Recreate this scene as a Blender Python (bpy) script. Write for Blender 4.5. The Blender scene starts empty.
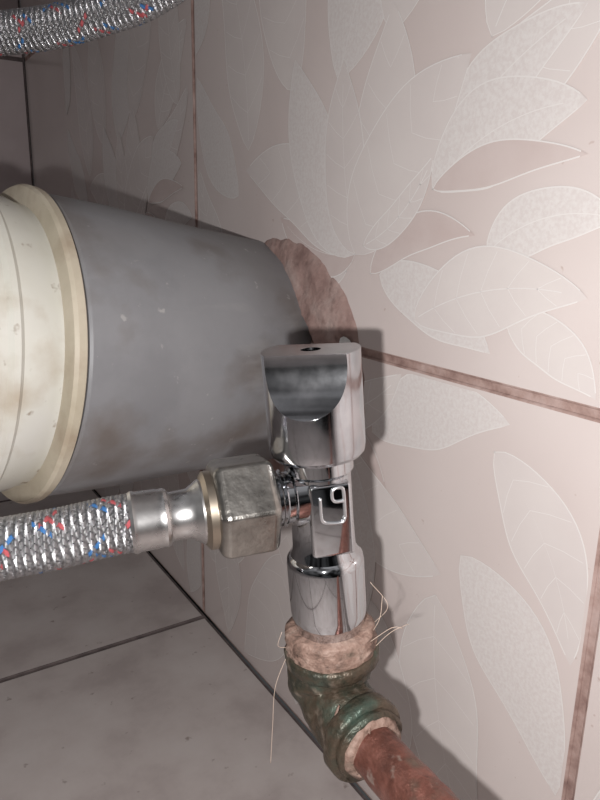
import bpy, bmesh, math, random
from mathutils import Vector, Matrix, noise
random.seed(4)
sc=bpy.context.scene
try:
    sc.view_settings.view_transform='Standard'
    sc.view_settings.look='None'
except Exception: pass

# ------------------------------------------------------------ helpers
def link(ob,parent=None):
    sc.collection.objects.link(ob)
    if parent is not None: ob.parent=parent
    return ob
def empty(name):
    e=bpy.data.objects.new(name,None); e.empty_display_size=.01
    return link(e)
def newmesh(name,verts,faces,mats,parent=None,smooth=True,mi=None,recalc=True):
    me=bpy.data.meshes.new(name); me.from_pydata([tuple(v) for v in verts],[],faces)
    for m in mats: me.materials.append(m)
    if mi: me.polygons.foreach_set('material_index',mi)
    if recalc:
        bm=bmesh.new(); bm.from_mesh(me); bmesh.ops.recalc_face_normals(bm,faces=bm.faces); bm.to_mesh(me); bm.free()
    me.polygons.foreach_set('use_smooth',[smooth]*len(me.polygons))
    me.update()
    return link(bpy.data.objects.new(name,me),parent)
def frame_from(axis,ref=Vector((0,0,1))):
    a=Vector(axis).normalized()
    if abs(a.dot(ref))>.98: ref=Vector((0,1,0))
    x=ref.cross(a).normalized(); y=a.cross(x)
    return x,y,a
def lathe(name,p0,axis,prof,mat,parent=None,seg=64,smooth=True,rot=0,disp=0,dscale=60,cap=True,autos=True):
    x,y,a=frame_from(axis); p0=Vector(p0)
    vs=[];fs=[]
    for (t,r) in prof:
        for i in range(seg):
            th=2*math.pi*i/seg+rot
            p=p0+a*t+x*(r*math.cos(th))+y*(r*math.sin(th))
            if disp:
                n=noise.noise_vector(p*dscale)
                p=p+n*disp
            vs.append(p)
    n=len(prof)
    for j in range(n-1):
        for i in range(seg):
            k=(i+1)%seg
            fs.append((j*seg+i,j*seg+k,(j+1)*seg+k,(j+1)*seg+i))
    if cap:
        fs.append(tuple(range(seg))); fs.append(tuple((n-1)*seg+i for i in range(seg)))
    ob=newmesh(name,vs,fs,[mat],parent,smooth)
    if smooth and autos:
        try: ob.data.set_sharp_from_angle(angle=math.radians(32))
        except Exception: pass
    return ob
def catmull(pts,step):
    pts=[Vector(p) for p in pts]
    P=[pts[0]*2-pts[1]]+pts+[pts[-1]*2-pts[-2]]
    out=[]
    for i in range(1,len(P)-2):
        n=max(2,int((P[i+1]-P[i]).length/step))
        for k in range(n):
            t=k/n
            out.append(.5*((2*P[i])+(P[i+1]-P[i-1])*t+(2*P[i-1]-5*P[i]+4*P[i+1]-P[i+2])*t*t+(3*P[i]-P[i-1]-3*P[i+1]+P[i+2])*t**3))
    out.append(P[-2]); return out
def frames(path):
    T=[]
    for i in range(len(path)):
        a=path[max(0,i-1)];b=path[min(len(path)-1,i+1)]
        T.append((b-a).normalized())
    n=T[0].orthogonal().normalized(); N=[n]
    for i in range(1,len(path)):
        n=(n-T[i]*n.dot(T[i])).normalized(); N.append(n)
    B=[T[i].cross(N[i]) for i in range(len(path))]
    return T,N,B
def tube(name,pts,rad,mat,parent=None,seg=24,step=.002,disp=0,dscale=80,lumps=None):
    path=catmull(pts,step); T,N,B=frames(path)
    if callable(rad): R=[rad(i/(len(path)-1)) for i in range(len(path))]
    else: R=[rad]*len(path)
    vs=[];fs=[]
    for i,p in enumerate(path):
        for k in range(seg):
            th=2*math.pi*k/seg
            q=p+(N[i]*math.cos(th)+B[i]*math.sin(th))*R[i]
            if disp: q=q+noise.noise_vector(q*dscale)*disp+noise.noise_vector(q*dscale*3)*disp*.4
            vs.append(q)
    n=len(path)
    for j in range(n-1):
        for k in range(seg):
            l=(k+1)%seg
            fs.append((j*seg+k,j*seg+l,(j+1)*seg+l,(j+1)*seg+k))
    fs.append(tuple(range(seg)));fs.append(tuple((n-1)*seg+k for k in range(seg)))
    return newmesh(name,vs,fs,[mat],parent,True)

# ------------------------------------------------------------ materials
def mat(name,col,rough=.5,metal=0,spec=.5):
    m=bpy.data.materials.new(name); m.use_nodes=True
    b=m.node_tree.nodes['Principled BSDF']
    b.inputs['Base Color'].default_value=(*col,1); b.inputs['Roughness'].default_value=rough
    b.inputs['Metallic'].default_value=metal
    try:b.inputs['Specular IOR Level'].default_value=spec
    except Exception: pass
    return m
def noisemix(m,cols,scale=30,detail=6,dist=0,bump=0,bscale=None,rr=None,lo=.35,hi=.65,rough=.6):
    nt=m.node_tree;N=nt.nodes;L=nt.links;b=N['Principled BSDF']
    tc=N.new('ShaderNodeTexCoord')
    n=N.new('ShaderNodeTexNoise');n.inputs['Scale'].default_value=scale;n.inputs['Detail'].default_value=detail
    n.inputs['Roughness'].default_value=rough
    n.inputs['Distortion'].default_value=dist
    L.new(tc.outputs['Object'],n.inputs['Vector'])
    cr=N.new('ShaderNodeValToRGB')
    e=cr.color_ramp.elements
    while len(e)<len(cols): e.new(.5)
    for i,c in enumerate(cols):
        e[i].position=lo+(hi-lo)*i/(len(cols)-1); e[i].color=(*c,1)
    L.new(n.outputs['Fac'],cr.inputs['Fac']); L.new(cr.outputs['Color'],b.inputs['Base Color'])
    if bump:
        n2=N.new('ShaderNodeTexNoise');n2.inputs['Scale'].default_value=bscale or scale*3;n2.inputs['Detail'].default_value=5
        L.new(tc.outputs['Object'],n2.inputs['Vector'])
        bp=N.new('ShaderNodeBump');bp.inputs['Strength'].default_value=bump;bp.inputs['Distance'].default_value=.001
        L.new(n2.outputs['Fac'],bp.inputs['Height']);L.new(bp.outputs['Normal'],b.inputs['Normal'])
    if rr:
        mr=N.new('ShaderNodeMapRange');mr.inputs['To Min'].default_value=rr[0];mr.inputs['To Max'].default_value=rr[1]
        L.new(n.outputs['Fac'],mr.inputs['Value']);L.new(mr.outputs['Result'],b.inputs['Roughness'])
    return m
def dirt(m,col,scale,lo,hi,amount=1,stretch=(1,1,1),off=(0,0,0),detail=8):
    nt=m.node_tree;N=nt.nodes;L=nt.links;b=N['Principled BSDF']
    src=b.inputs['Base Color'].links[0].from_socket
    tc=N.new('ShaderNodeTexCoord');mp=N.new('ShaderNodeMapping')
    mp.inputs['Scale'].default_value=stretch;mp.inputs['Location'].default_value=off
    L.new(tc.outputs['Object'],mp.inputs['Vector'])
    n=N.new('ShaderNodeTexNoise');n.inputs['Scale'].default_value=scale;n.inputs['Detail'].default_value=detail
    L.new(mp.outputs['Vector'],n.inputs['Vector'])
    mr=N.new('ShaderNodeMapRange');mr.inputs['From Min'].default_value=lo;mr.inputs['From Max'].default_value=hi;mr.inputs['To Max'].default_value=amount
    L.new(n.outputs['Fac'],mr.inputs['Value'])
    mx=N.new('ShaderNodeMix');mx.data_type='RGBA'
    L.new(mr.outputs['Result'],mx.inputs[0]);L.new(src,mx.inputs[6]);mx.inputs[7].default_value=(*col,1)
    L.new(mx.outputs[2],b.inputs['Base Color'])
    return m
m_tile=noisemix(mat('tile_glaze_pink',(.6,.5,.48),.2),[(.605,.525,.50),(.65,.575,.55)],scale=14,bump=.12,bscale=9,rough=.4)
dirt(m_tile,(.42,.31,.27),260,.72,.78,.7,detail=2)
m_tiled=noisemix(mat('tile_glaze_back',(.5,.4,.38),.3),[(.44,.37,.37),(.50,.43,.43)],scale=20)  # darker tone of the tile glaze, used on the back wall
m_leafA=noisemix(mat('leaf_print_light',(.66,.6,.58),.22),[(.635,.575,.555),(.67,.615,.59)],scale=25)
m_leafB=noisemix(mat('leaf_print_white',(.7,.67,.65),.3),[(.635,.58,.56),(.69,.65,.63)],scale=800,detail=3,lo=.38,hi=.62)
m_leafC=noisemix(mat('leaf_print_pink',(.5,.4,.38),.22),[(.55,.455,.43),(.60,.515,.49)],scale=40)
m_leafL=mat('leaf_print_outline',(.72,.685,.665),.3)
m_grout=noisemix(mat('grout',(.3,.2,.18),.9),[(.24,.15,.13),(.36,.245,.215),(.44,.325,.295)],scale=120,bump=.5)
m_grout_f=noisemix(mat('grout_floor',(.06,.05,.05),.9),[(.09,.07,.07),(.17,.135,.13)],scale=120,bump=.5)
m_floor=noisemix(mat('floor_glaze',(.3,.26,.26),.38),[(.42,.365,.35),(.51,.455,.435),(.55,.50,.48)],scale=22,detail=9,bump=.1,bscale=60)
dirt(m_floor,(.25,.2,.18),160,.68,.75,.8,detail=3)
m_mortar=noisemix(mat('mortar_red',(.3,.2,.18),.85),[(.20,.12,.105),(.33,.22,.195),(.42,.32,.29)],scale=60,bump=1,bscale=260,lo=.3,hi=.7)
dirt(m_mortar,(.14,.085,.07),180,.58,.72,.6,detail=4)
m_plaster=noisemix(mat('plaster_white',(.75,.73,.7),.8),[(.6,.57,.55),(.85,.83,.8)],scale=200,bump=.5)
m_grey=noisemix(mat('pvc_grey',(.2,.2,.21),.46),[(.19,.19,.20),(.225,.225,.235),(.245,.245,.255)],scale=18,detail=10,bump=.15,bscale=120,rr=(.38,.58))
dirt(m_grey,(.12,.095,.08),28,.52,.72,.75)
dirt(m_grey,(.12,.10,.085),9,.5,.68,.55,off=(1,8,3))
dirt(m_grey,(.38,.37,.36),230,.69,.76,.7,off=(3,1,2),detail=3)
dirt(m_grey,(.33,.325,.32),70,.62,.76,.35,stretch=(.3,1,1.5),off=(5,0,1),detail=7)
m_cream=noisemix(mat('rubber_cream',(.62,.52,.36),.5),[(.42,.37,.28),(.54,.48,.38)],scale=30,bump=.2)
dirt(m_cream,(.25,.17,.11),50,.52,.75,.7)
m_white=noisemix(mat('plastic_white',(.72,.70,.62),.25),[(.52,.49,.42),(.59,.58,.52),(.62,.61,.57)],scale=12,detail=8,lo=.25,hi=.6,bump=.1)
dirt(m_white,(.34,.25,.16),35,.55,.78,.8)
dirt(m_white,(.20,.13,.08),150,.66,.74,.8,off=(4,2,2),detail=3)
m_chrome=mat('chrome',(.60,.61,.63),.06,1)
m_chrome2=noisemix(mat('chrome_smudged',(.75,.76,.78),.12,1),[(.44,.45,.47),(.62,.62,.645)],scale=90,rr=(.05,.2))
m_nickel=noisemix(mat('nickel_nut',(.5,.48,.44),.3,1),[(.27,.255,.235),(.42,.40,.37)],scale=160,rr=(.2,.4),bump=.2)
m_ferr=noisemix(mat('ferrule_steel',(.7,.69,.68),.28,1),[(.50,.49,.49),(.68,.67,.66)],scale=120,rr=(.2,.36))
m_brass=mat('brass',(.42,.36,.29),.35,1)
m_dark=mat('dark_hole',(.02,.02,.02),.6)
m_wire=mat('braid_steel',(.50,.50,.515),.28,1)
m_blue=mat('braid_blue',(.04,.15,.36),.4)
m_red=mat('braid_red',(.40,.08,.09),.4)
m_core=mat('hose_core',(.02,.02,.025),.6,.3)
m_elbow=noisemix(mat('corroded_elbow',(.2,.15,.1),.42,.45),[(.022,.024,.02),(.055,.055,.04),(.09,.065,.045),(.13,.10,.075),(.27,.21,.165)],scale=85,detail=10,lo=.3,hi=.76,bump=1,bscale=320,rough=.7)
dirt(m_elbow,(.07,.12,.095),70,.57,.68,.65,off=(2,7,1))
dirt(m_elbow,(.32,.26,.21),130,.60,.70,.7,off=(6,1,1),detail=5)
m_tape=noisemix(mat('thread_seal_tape',(.45,.32,.27),.6),[(.10,.065,.05),(.26,.165,.13),(.40,.285,.235)],scale=160,detail=10,bump=1,bscale=420,lo=.32,hi=.66,rough=.7)
dirt(m_tape,(.10,.10,.075),90,.60,.70,.5,off=(2,2,2))
m_pipe=noisemix(mat('corroded_copper_pipe',(.3,.13,.1),.4,.5),[(.10,.042,.032),(.20,.08,.06),(.28,.14,.115)],scale=90,detail=10,bump=.9,bscale=320,lo=.32,hi=.7,rough=.7)
dirt(m_pipe,(.10,.11,.085),60,.58,.68,.6,off=(1,3,5))
dirt(m_pipe,(.38,.30,.26),200,.62,.7,.7,off=(0,3,1),detail=4)
m_fib=mat('hemp',(.6,.47,.38),.7)

def wirebump(m):
    nt=m.node_tree;N=nt.nodes;L=nt.links;b=N['Principled BSDF']
    uv=N.new('ShaderNodeUVMap');uv.uv_map='UVMap'
    s=N.new('ShaderNodeSeparateXYZ');L.new(uv.outputs['UV'],s.inputs[0])
    mu=N.new('ShaderNodeMath');mu.operation='MULTIPLY';mu.inputs[1].default_value=math.pi*4
    L.new(s.outputs['Y'],mu.inputs[0])
    si=N.new('ShaderNodeMath');si.operation='SINE';L.new(mu.outputs[0],si.inputs[0])
    ab=N.new('ShaderNodeMath');ab.operation='ABSOLUTE';L.new(si.outputs[0],ab.inputs[0])
    bp=N.new('ShaderNodeBump');bp.inputs['Strength'].default_value=.8;bp.inputs['Distance'].default_value=.0002
    L.new(ab.outputs[0],bp.inputs['Height']);L.new(bp.outputs['Normal'],b.inputs['Normal'])
for m in (m_wire,m_blue,m_red): wirebump(m)

# ------------------------------------------------------------ room
CY=.749; HJ=.1955; TW=.257; Y0=.352
G=.0011
def tiled(name,origin,eu,ev,ew,ucuts,vcuts,mg,mt,g=G):
    o=Vector(origin);eu=Vector(eu);ev=Vector(ev);ew=Vector(ew)
    bm=bmesh.new()
    def box(u0,u1,v0,v1,w0,w1,mi,bev=0):
        vs=[bm.verts.new(o+eu*u+ev*v+ew*w) for w in (w0,w1) for (u,v) in ((u0,v0),(u1,v0),(u1,v1),(u0,v1))]
        f=[bm.faces.new([vs[i] for i in q]) for q in ((3,2,1,0),(4,5,6,7),(0,1,5,4),(1,2,6,5),(2,3,7,6),(3,0,4,7))]
        for x in f:x.material_index=mi
        if bev:
            ed=[e for e in f[1].edges]
            r=bmesh.ops.bevel(bm,geom=ed,offset=bev,segments=3,profile=.5,affect='EDGES',clamp_overlap=True)
    box(ucuts[0],ucuts[-1],vcuts[0],vcuts[-1],-.02,-.0008,0)
    for i in range(len(ucuts)-1):
        for j in range(len(vcuts)-1):
            box(ucuts[i]+g,ucuts[i+1]-g,vcuts[j]+g,vcuts[j+1]-g,-.004,0,1,.0009)
    bmesh.ops.recalc_face_normals(bm,faces=bm.faces)
    me=bpy.data.meshes.new(name);bm.to_mesh(me);bm.free()
    me.materials.append(mg);me.materials.append(mt)
    return link(bpy.data.objects.new(name,me))
ycuts=[-.419,-.162,.095,.355,CY]
zc=[0,HJ,2*HJ,3*HJ,4*HJ]
wall_right=tiled('wall_right',(0,0,0),(0,1,0),(0,0,1),(-1,0,0),ycuts,zc,m_grout,m_tile)
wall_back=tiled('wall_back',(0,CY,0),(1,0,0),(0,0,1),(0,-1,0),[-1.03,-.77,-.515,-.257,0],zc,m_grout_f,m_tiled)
floor=tiled('floor',(0,0,0),(1,0,0),(0,1,0),(0,0,1),[-1.03,-.77,-.515,-.257,0],[-.419,-.162,.095,.352,.609,CY],m_grout_f,m_floor)

A=(.145,.0365);B=(.198,.097);C=(.239,.079);D=(.185,.059);E=(.241,.066);F=(.134,.106);Gp=(.058,.071);H=(.161,.119);I=(.246,.030);J=(.18,.016);K=(.236,.1016)
leaves=[
 ((.04,.02),(.005,.075),.022,.2,0),((.10,.03),(.035,.01),.024,.2,1),((.14,.03),(.085,.004),.018,-.2,0),
 ((.05,.06),(.004,.12),.028,.15,1),((.06,.08),(.03,.18),.034,-.15,0),((.1,.1),(.085,.19),.036,.1,0),
 ((.13,.1),(.15,.188),.038,-.12,1),((.16,.11),(.205,.19),.036,.12,0),((.205,.10),(.25,.15),.028,.15,0),
 ((.22,.02),(.252,.004),.016,.2,0),((.21,.04),(.252,.05),.018,.25,1),((.16,.03),(.215,.01),.022,.1,1),
 ((.235,.11),(.225,.19),.028,.12,0),((.0,.13),(.02,.19),.028,0,1),
 (A,(.09,.05),.020,.2,2),(A,Gp,.034,-.2,0),(A,(.10,.112),.036,.15,1),(A,H,.036,-.12,0),(A,F,.028,.1,0),
 ((.188,.078),(.25,.118),.024,-.2,0),((.19,.07),K,.022,.15,1),(A,B,.038,.14,0),(D,C,.028,.22,1),(D,E,.012,.12,2),
 (J,I,.026,.18,0),((.155,.03),(.205,.045),.014,.3,2),((.15,.04),(.185,.07),.012,-.2,0),
]
lv=[];lf=[];li=[]
def leaf_geo(base,tip,w,bend,kind,lay,tf,bd):
    b=Vector(base);t=Vector(tip);d=t-b;n=Vector((-d.y,d.x));c=(b+t)/2+n*bend
    M=26
    cen=[];wid=[]
    for i in range(M+1):
        s=i/M
        cen.append(b*(1-s)**2+c*2*s*(1-s)+t*s*s)
        wid.append(w*.5*(math.sin(math.pi*min(1,s**.8))**.85 if 0<s<1 else 0)*(1+.07*math.sin(9*s+b.x*90)))
    Lp=[];Rp=[]
    for i in range(M+1):
        a=cen[max(0,i-1)];e=cen[min(M,i+1)];tt=(e-a).normalized();nn=Vector((-tt.y,tt.x))
        Lp.append((cen[i]+nn*wid[i],nn));Rp.append((cen[i]-nn*wid[i],-nn))
    def strip(P,Q,mi,h):
        s0=len(lv)
        for p,q in zip(P,Q):
            for r in (p,q):
                x=min(max(r.x,bd[0]),bd[1]);y=min(max(r.y,bd[2]),bd[3])
                lv.append(tf(x,y,h))
        for i in range(len(P)-1):
            lf.append((s0+2*i,s0+2*i+1,s0+2*i+3,s0+2*i+2));li.append(mi)
    h=.00006+.000016*lay
    strip([p for p,_ in Lp],[p for p,_ in Rp],kind,h)
    ow=.00042
    strip([p for p,_ in Lp[:-1]],[p-n_*ow for p,n_ in Lp[:-1]],3,h+.000006)
    strip([p for p,_ in Rp[:-1]],[p-n_*ow for p,n_ in Rp[:-1]],3,h+.000006)
    if lay%2==0:
        strip([q+Vector((-.00012,.00012)) for q in cen[1:-3]],[q+Vector((.00012,-.00012)) for q in cen[1:-3]],3,h+.000006)
    if kind==0:
        for i in range(4,M-4,4):
            for P in (Lp,Rp):
                e=cen[i].lerp(P[min(M,i+3)][0],.9)
                m_=cen[i].lerp(e,.5)+(cen[min(M,i+1)]-cen[i])*-.2
                dn=(e-cen[i]).normalized();dn=Vector((-dn.y,dn.x))*.00009
                seq=[cen[i],m_,e]
                strip([q+dn for q in seq],[q-dn for q in seq],3,h+.000006)
for ti in range(len(ycuts)-1):
    for tj in range(2):
        yl=ycuts[ti+1] ; W=ycuts[ti+1]-ycuts[ti]
        if ti==len(ycuts)-2: yl=.355+TW; W=TW
        bd=(.003,W-.003,.003,HJ-.003)
        for k,(b,t,w,be,kd) in enumerate(leaves):
            if tj==1:
                tf=lambda x,y,h,yl=yl:(-h,yl-x,HJ+y)
                leaf_geo(b,t,w,be,kd,k,tf,bd)
            else:
                tf=lambda x,y,h,yl=yl,W=W:(-h,yl-W+x,HJ-y)
                leaf_geo(b,t,w*1.15,be,kd,k,tf,bd)
newmesh('leaf_pattern',lv,lf,[m_leafA,m_leafB,m_leafC,m_leafL],wall_right,False,li,recalc=False)

def mortar():
    cy,cz=.262,.1745;seg=220;rings=16;vs=[];fs=[]
    for j in range(rings):
        f=j/(rings-1)
        for i in range(seg):
            th=2*math.pi*i/seg
            ro=.0628+.0026*noise.noise(Vector((math.cos(th)*2,math.sin(th)*2,3)))+.0012*noise.noise(Vector((math.cos(th)*9,math.sin(th)*9,1)))
            r=.036+(ro-.036)*f
            h=.0024*(1-f**4)+.0014*noise.noise(Vector((r*math.cos(th)*130,r*math.sin(th)*130,0)))*(1-f*.5)+.0004*noise.noise(Vector((r*math.cos(th)*500,r*math.sin(th)*500,0)))
            if j==rings-1:h=-.001
            vs.append((-max(h,-.001)-.0002*(j<rings-1),cy+r*math.cos(th),cz+r*math.sin(th)))
    for j in range(rings-1):
        for i in range(seg):
            k=(i+1)%seg;fs.append((j*seg+i,j*seg+k,(j+1)*seg+k,(j+1)*seg+i))
    return newmesh('mortar_ring',vs,fs,[m_mortar],wall_right,True)
mortar()
vs=[(-.0068,0,0)];fs=[]
for i in range(14):
    th=2*math.pi*i/14;r=.0045+.0015*random.random()
    vs.append((-.0024,r*1.0*math.cos(th),r*1.5*math.sin(th)))
for i in range(14): fs.append((0,1+i,1+(i+1)%14))
o=newmesh('plaster_dab',[(v[0],v[1]+.2115,v[2]+.1935) for v in vs],fs,[m_plaster],wall_right,True)

# ------------------------------------------------------------ drain pipe
pw=Vector((0,.293,.1805)); po=Vector((-.1085,.2775,.1945)); Ld=(po-pw).length
vax=(po-pw).normalized()
drain=empty('drain_pipe')
R0=.0545;R=.0588
lathe('pipe_body',pw-vax*.006,vax,[(0,R0-.003),(0,R0),(.02,R0),(.05,R0+.0012),(.09,R-.0005),(Ld,R),(Ld+.005,R+.0002),(Ld+.006,R-.0004),(Ld+.006,R-.003),(Ld-.02,R-.0036),(.01,R0-.0036)],m_grey,drain,128,cap=False)
conn=empty('toilet_pan_connector')
c0=po
lathe('flange',c0,vax,[(.001,R-.004),(.001,R+.0006),(.0018,R+.0018),(.0045,R+.0020),(.0058,R+.0012),(.0064,R-.002),(.0064,R-.010)],m_cream,conn,128,cap=False)
lathe('sleeve',c0,vax,[(-.03,R-.008),(-.028,R-.0065),(.006,R-.0052),(.009,R-.0050),(.013,R-.0036),(.020,R-.0028),(.0215,R-.0013),(.0235,R-.0013),(.025,R-.0026),(.034,R-.0015),(.0355,R+.0002),(.0375,R+.0002),(.039,R-.0012),(.047,R-.0010)],m_white,conn,128,cap=False)
ce=c0+vax*.046
tube('bend',[ce,ce+vax*.02,ce+vax*.045+Vector((-.004,.012,.004)),ce+vax*.07+Vector((-.01,.04,.012)),ce+vax*.09+Vector((-.02,.08,.03))],R-.0012,m_white,conn,96,.003)

# ------------------------------------------------------------ angle stop valve
valve=empty('angle_stop_valve')
vb=Vector((-.060,.1363,.132));vt=Vector((-.0662,.1403,.2125))
az=(vt-vb).normalized()
w=Vector((-.575,-.818,0));w=(w-az*w.dot(az)).normalized()
bk=-w; u=bk.cross(az)
def VM(rot=0):
    M=Matrix((( u.x,bk.x,az.x,vb.x),(u.y,bk.y,az.y,vb.y),(u.z,bk.z,az.z,vb.z),(0,0,0,1)))
    return M@Matrix.Rotation(rot,4,'Z')
def put(ob,rot=0): ob.matrix_world=VM(rot);return ob
Z3=Vector((0,0,1))
Ht=.0807
HR=math.radians(-10)
hd=lathe('handle',(0,0,0),Z3,[(.0530,.0080),(.0530,.0116),(.0540,.0124),(.0560,.0127),(.0700,.0127),(Ht,.0127)],m_chrome2,valve,96)
put(hd,HR)
def apply_bool(ob,cut):
    md=ob.modifiers.new('b','BOOLEAN');md.operation='DIFFERENCE';md.object=cut;md.solver='EXACT'
    dg=bpy.context.evaluated_depsgraph_get();bpy.context.view_layer.update()
    dg.update()
    me=bpy.data.meshes.new_from_object(ob.evaluated_get(dg))
    ob.modifiers.clear();ob.data=me
    c=cut.data;bpy.data.objects.remove(cut);bpy.data.meshes.remove(c)
for sgn in (-1,1):
    c=lathe('cut',(-.03,sgn*.02534,.0783),(1,0,0),[(0,.018),(.06,.018)],m_chrome2,None,160)
    c.matrix_world=VM(HR)@c.matrix_world
    bpy.context.view_layer.update();apply_bool(hd,c)
c=lathe('cut',(0,0,Ht-.004),Z3,[(0,.0026),(.01,.0026)],m_chrome2,None,32)
c.matrix_world=VM(HR);bpy.context.view_layer.update();apply_bool(hd,c)
try: hd.data.set_sharp_from_angle(angle=math.radians(25))
except Exception: pass
bv=hd.modifiers.new('bev','BEVEL');bv.width=.0005;bv.segments=3;bv.limit_method='ANGLE';bv.angle_limit=math.radians(25)
put(lathe('handle_screw',(0,0,Ht-.0038),Z3,[(0,.0022),(.001,.0022),(.0014,.0016)],m_dark,valve,24))
put(lathe('valve_body',(0,0,0),Z3,[(.018,.0088),(.022,.0094),(.0250,.0094),(.0265,.0086),(.034,.0084),(.0480,.0084),(.0490,.0092),(.0520,.0092),(.0535,.0080)],m_chrome,valve,64))
def panel():
    me=bpy.data.meshes.new('logo_panel');bm=bmesh.new()
    bmesh.ops.create_cube(bm,size=1)
    for v in bm.verts: v.co=Vector((v.co.x*.0112+.0010,v.co.y*.004-.0070,v.co.z*.0200+.0372))
    bmesh.ops.bevel(bm,geom=list(bm.edges),offset=.0010,segments=4,profile=.5,affect='EDGES')
    bm.to_mesh(me);bm.free();me.materials.append(m_chrome)
    try: me.set_sharp_from_angle(angle=math.radians(40))
    except Exception: pass
    return link(bpy.data.objects.new('logo_panel',me),valve)
put(panel(),math.radians(12))
ly=-.0092
m_logo=mat('logo_cast',(.85,.86,.88),.3,1)
lz=.0030
# hooked emblem: small closed loop at the upper right, stem running down and hooking left
lg=tube('logo_relief',[(.0044,ly,.0350+lz),(.0044,ly,.0420+lz),(.0038,ly,.0432+lz),(.0022,ly,.0432+lz),(.0014,ly,.0424+lz),(.0014,ly,.0404+lz),(.0022,ly,.0396+lz),(.0044,ly,.0396+lz)],.00042,m_logo,valve,8,.0004)
put(lg,math.radians(12))
lg=tube('logo_relief_tail',[(.0044,ly,.0352+lz),(.0036,ly,.0338+lz),(.0008,ly,.0338+lz),(-.0012,ly,.0344+lz),(-.0018,ly,.0360+lz),(-.0018,ly,.0410+lz)],.00042,m_logo,valve,8,.0004)
put(lg,math.radians(12))
bn=lathe('base_socket',(0,0,0),Z3,[(-.001,.0078),(.0010,.0090),(.0055,.0103),(.0080,.0106),(.0220,.0106),(.0236,.0104),(.0246,.0096),(.0256,.0086),(.0256,.007)],m_chrome,valve,72)
put(bn)
q0=Vector((-.0642,.1382,.174));q1=Vector((-.107,.1502,.1711));hx=(q1-q0).normalized()
lathe('outlet_stub',q0,hx,[(0,.0078),(.0075,.0078),(.0080,.0068),(.0095,.0068),(.0100,.0076),(.0106,.0068),(.0112,.0076),(.0118,.0068),(.0124,.0076),(.0130,.0068),(.0145,.0070),(.018,.0070)],m_chrome,valve,48)
# ------------------------------------------------------------ hoses
def braided(name,pts,r=.0070,ph=0):
    par=empty(name)
    path=catmull(pts,.00034);T,N_,B_=frames(path)
    acc=[0]
    for i in range(1,len(path)): acc.append(acc[-1]+(path[i]-path[i-1]).length)
    tube('inner_tube',pts,r-.0004,m_core,par,24,.002)
    NS=24;Dl=2*math.pi/NS;k=.9/r
    verts=[];faces=[];mi=[];uvs=[]
    hw=Dl*.41
    for sg in (1,-1):
        for st in range(NS):
            col=0
            q_=(st+ph)%NS
            if sg==1 and q_ in (2,10,18): col=1
            if sg==1 and q_ in (4,12,20): col=2
            if sg==-1 and q_ in (7,19): col=2
            if sg==-1 and q_ in (9,21): col=1
            s0=len(verts)
            for i,p in enumerate(path):
                s=acc[i]
                th=st*Dl+sg*k*s
                par_=2*k*s/Dl
                if sg==1: h=math.cos(math.pi*(2*st+par_))
                else: h=-math.cos(math.pi*(2*st-par_))
                for q in (-1,0,1):
                    t2=th+q*hw
                    rr=r+.00024*h+(.00012 if q==0 else 0)
                    verts.append(p+(N_[i]*math.cos(t2)+B_[i]*math.sin(t2))*rr)
            for i in range(len(path)-1):
                on=int(acc[i]/.0042+st*.37)%3==0
                for q in (0,1):
                    a=s0+3*i+q
                    faces.append((a,a+1,a+4,a+3));mi.append(col if on else 0)
                    uvs+= [(acc[i],q*.5),(acc[i],q*.5+.5),(acc[i+1],q*.5+.5),(acc[i+1],q*.5)]
    ob=newmesh('braid',verts,faces,[m_wire,m_blue,m_red],par,True,mi,recalc=False)
    ul=ob.data.uv_layers.new(name='UVMap')
    flat=[c for uvv in uvs for c in uvv]
    ul.data.foreach_set('uv',flat)
    return par
hp=q0+hx*.048
h1=braided('braided_hose',[hp-hx*.004,hp+hx*.006,Vector((-.1275,.1552,.1692)),Vector((-.145,.1592,.1678)),Vector((-.175,.165,.164)),Vector((-.22,.168,.155)),Vector((-.27,.165,.14))])
def hexnut():
    ob=lathe('union_nut',q0,hx,[(.0128,.0085),(.0128,.0120),(.0141,.0135),(.0266,.0135),(.0282,.0118),(.0282,.0080)],m_nickel,h1,6,smooth=False,rot=math.radians(10))
    bv=ob.modifiers.new('bev','BEVEL');bv.width=.0009;bv.segments=4
    return ob
hexnut()
lathe('brass_ring',q0,hx,[(.0275,.0085),(.0275,.0100),(.0300,.0100),(.0310,.0086)],m_brass,h1,48)
lathe('collar',q0,hx,[(.0290,.0082),(.0315,.0082),(.0330,.0072),(.0345,.0063),(.0385,.0061),(.0395,.0064),(.042,.0072)],m_ferr,h1,48)
lathe('ferrule',q0,hx,[(.0390,.0060),(.0395,.0070),(.0403,.0074),(.0412,.0072),(.0420,.0074),(.0470,.0075),(.0480,.0078),(.0488,.0074),(.0490,.0066)],m_ferr,h1,48)

h2=braided('braided_hose.001',[(-.20,.285,.285),(-.15,.275,.2955),(-.111,.2635,.3022),(-.0950,.2545,.3050),(-.0823,.2467,.3090),(-.0680,.239,.3150),(-.055,.234,.326),(-.047,.232,.345),(-.045,.232,.38),(-.045,.232,.45)],.0064,3)
h3=braided('braided_hose.002',[(-.20,.285,.307),(-.15,.272,.3155),(-.111,.2625,.3235),(-.0923,.255,.334),(-.082,.25,.352),(-.080,.25,.38),(-.080,.25,.45)],.0064,9)

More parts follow.
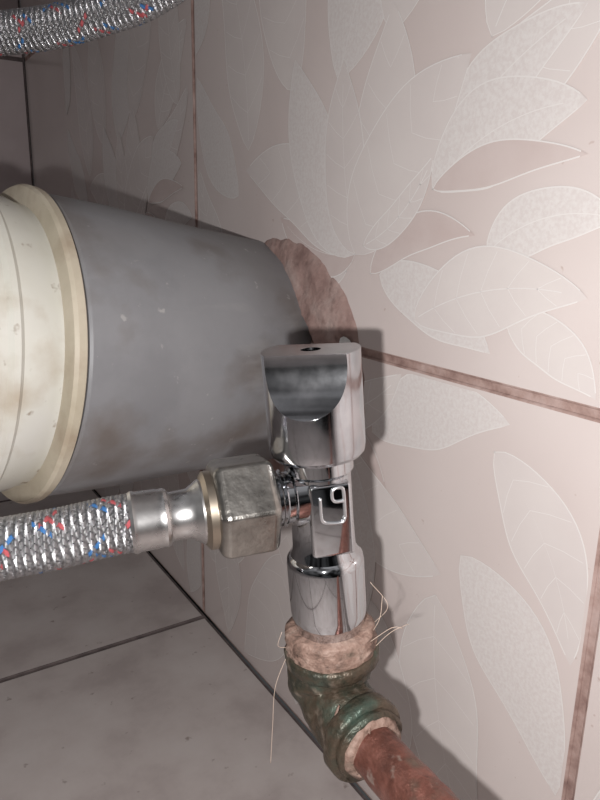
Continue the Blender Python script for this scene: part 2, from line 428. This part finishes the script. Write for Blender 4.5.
# ------------------------------------------------------------ supply pipe with elbow
sup=empty('water_supply_pipe')
lathe('sealed_joint',vb+az*.002,-az,[(0,.0092),(0,.0112),(.0008,.0127),(.0018,.0121),(.0028,.0129),(.0038,.0122),(.0048,.0130),(.0060,.0122),(.0072,.0128),(.0082,.0110)],m_tape,sup,96,disp=.0006,dscale=320,autos=False)
lathe('socket_rim',vb-az*.0048,-az,[(0,.0100),(0,.0128),(.0008,.0134),(.0034,.0134),(.0042,.0128),(.0048,.0116)],m_elbow,sup,96,disp=.0004,dscale=250,autos=False)
e0=vb-az*.005
def er(t):
    if t<.32: return .0118
    if t<.42: return .0118-.0015*(t-.32)/.10
    return .0103
tube('elbow_fitting',[e0,(-.0597,.1368,.1185),(-.0600,.1345,.1135),(-.0603,.1290,.1105),(-.0606,.1215,.1095),(-.0608,.1150,.1092)],er,m_elbow,sup,56,.0005,disp=.0007,dscale=170)
lathe('elbow_bead_end',(-.0605,.1215,.1093),(-.03,-1,0),[(-.0005,.0100),(0,.0114),(.0008,.0119),(.0040,.0119),(.0050,.0113),(.0052,.0095),(.0056,.0070)],m_elbow,sup,72,disp=.0005,dscale=220,autos=False)
lathe('elbow_seal_wrap',(-.0607,.1165,.1092),(-.03,-1,0),[(-.001,.0080),(0,.0094),(.0010,.0086),(.0020,.0090),(.0030,.0072)],m_tape,sup,72,disp=.0008,dscale=320,autos=False)
for k in range(3):
    a0=k*2.1
    tube('seal_strand_%d'%(k+1),[(-.0606+math.cos(a0+s*.5)*(.0122-.0012*s),.122-.0022*s,.1093+math.sin(a0+s*.5)*(.0122-.0012*s)) for s in range(5)],.00035,m_tape,sup,8,.0006,disp=.0004,dscale=300)
tube('pipe',[(-.0605,.120,.1092),(-.0612,.10,.109),(-.0620,.05,.1085),(-.063,-.10,.108),(-.063,-.25,.107),(-.063,-.285,.103),(-.063,-.30,.085),(-.063,-.302,.05),(-.063,-.302,.0)],.0068,m_pipe,sup,48,.0012,disp=.00025,dscale=260)
fib=[[(.0118,-.003,.001),(.014,-.004,.006),(.015,-.003,.012)],[(.012,.002,0),(.0165,.0,.007),(.012,.001,.014)],
 [(.011,-.006,0),(.017,-.006,.004),(.020,-.005,.003)],[(-.0125,-.002,-.006),(-.0165,-.004,-.015),(-.018,-.006,-.026),(-.0195,-.007,-.038)],
 [(-.012,-.003,-.003),(-.0145,-.005,-.001),(-.013,-.006,.004)],[(.012,-.003,-.004),(.017,-.002,0),(.022,0,.001)]]
for i,f in enumerate(fib):
    o=tube('hemp_fibre_%d'%(i+1),f,.00008,m_fib,sup,6,.001);put(o)

# ------------------------------------------------------------ lights, world
Rm=Matrix(((.8415,.1210,-.5263),(-.5400,.2220,-.8120),(.0190,.9680,.2520)))
zc_=Vector((Rm[0][2],Rm[1][2],Rm[2][2])).normalized()
xc=Vector((Rm[0][0],Rm[1][0],Rm[2][0]));xc=(xc-zc_*xc.dot(zc_)).normalized()
yc=zc_.cross(xc)
cam_loc=Vector((-.16,0,.243))
cd=bpy.data.cameras.new('camera');cam=bpy.data.objects.new('camera',cd);link(cam)
cam.matrix_world=Matrix(((xc.x,yc.x,zc_.x,cam_loc.x),(xc.y,yc.y,zc_.y,cam_loc.y),(xc.z,yc.z,zc_.z,cam_loc.z),(0,0,0,1)))
cd.sensor_fit='VERTICAL';cd.sensor_height=36;cd.lens=36*677/800;cd.clip_start=.005;cd.clip_end=20
sc.camera=cam
fl=bpy.data.lights.new('phone_flash','POINT');fl.energy=2.2;fl.shadow_soft_size=.0025;fl.color=(1,.98,.97)
flo=link(bpy.data.objects.new('phone_flash',fl));flo.location=cam_loc+xc*-.017+yc*-.012
wd=bpy.data.worlds.new('world');sc.world=wd;wd.use_nodes=True
nt=wd.node_tree;N=nt.nodes;L=nt.links
tc=N.new('ShaderNodeTexCoord');sp=N.new('ShaderNodeSeparateXYZ');L.new(tc.outputs['Generated'],sp.inputs[0])
cr=N.new('ShaderNodeValToRGB');cr.color_ramp.elements[0].position=.05;cr.color_ramp.elements[0].color=(.07,.07,.072,1)
cr.color_ramp.elements[1].position=.9;cr.color_ramp.elements[1].color=(.51,.50,.51,1)
L.new(sp.outputs['Z'],cr.inputs['Fac'])
no=N.new('ShaderNodeTexNoise');no.inputs['Scale'].default_value=2.2;no.inputs['Detail'].default_value=2  # invented bright and dark patches, added for contrast in the chrome reflections
L.new(tc.outputs['Generated'],no.inputs['Vector'])
mr=N.new('ShaderNodeMapRange');mr.inputs['From Min'].default_value=.4;mr.inputs['From Max'].default_value=.6;mr.inputs['To Min'].default_value=.10;mr.inputs['To Max'].default_value=1.6
L.new(no.outputs['Fac'],mr.inputs['Value'])
mx=N.new('ShaderNodeMix');mx.data_type='RGBA';mx.blend_type='MULTIPLY';mx.inputs[0].default_value=1
L.new(cr.outputs['Color'],mx.inputs[6]);L.new(mr.outputs['Result'],mx.inputs[7])
L.new(mx.outputs[2],N['Background'].inputs['Color'])
N['Background'].inputs['Strength'].default_value=.48
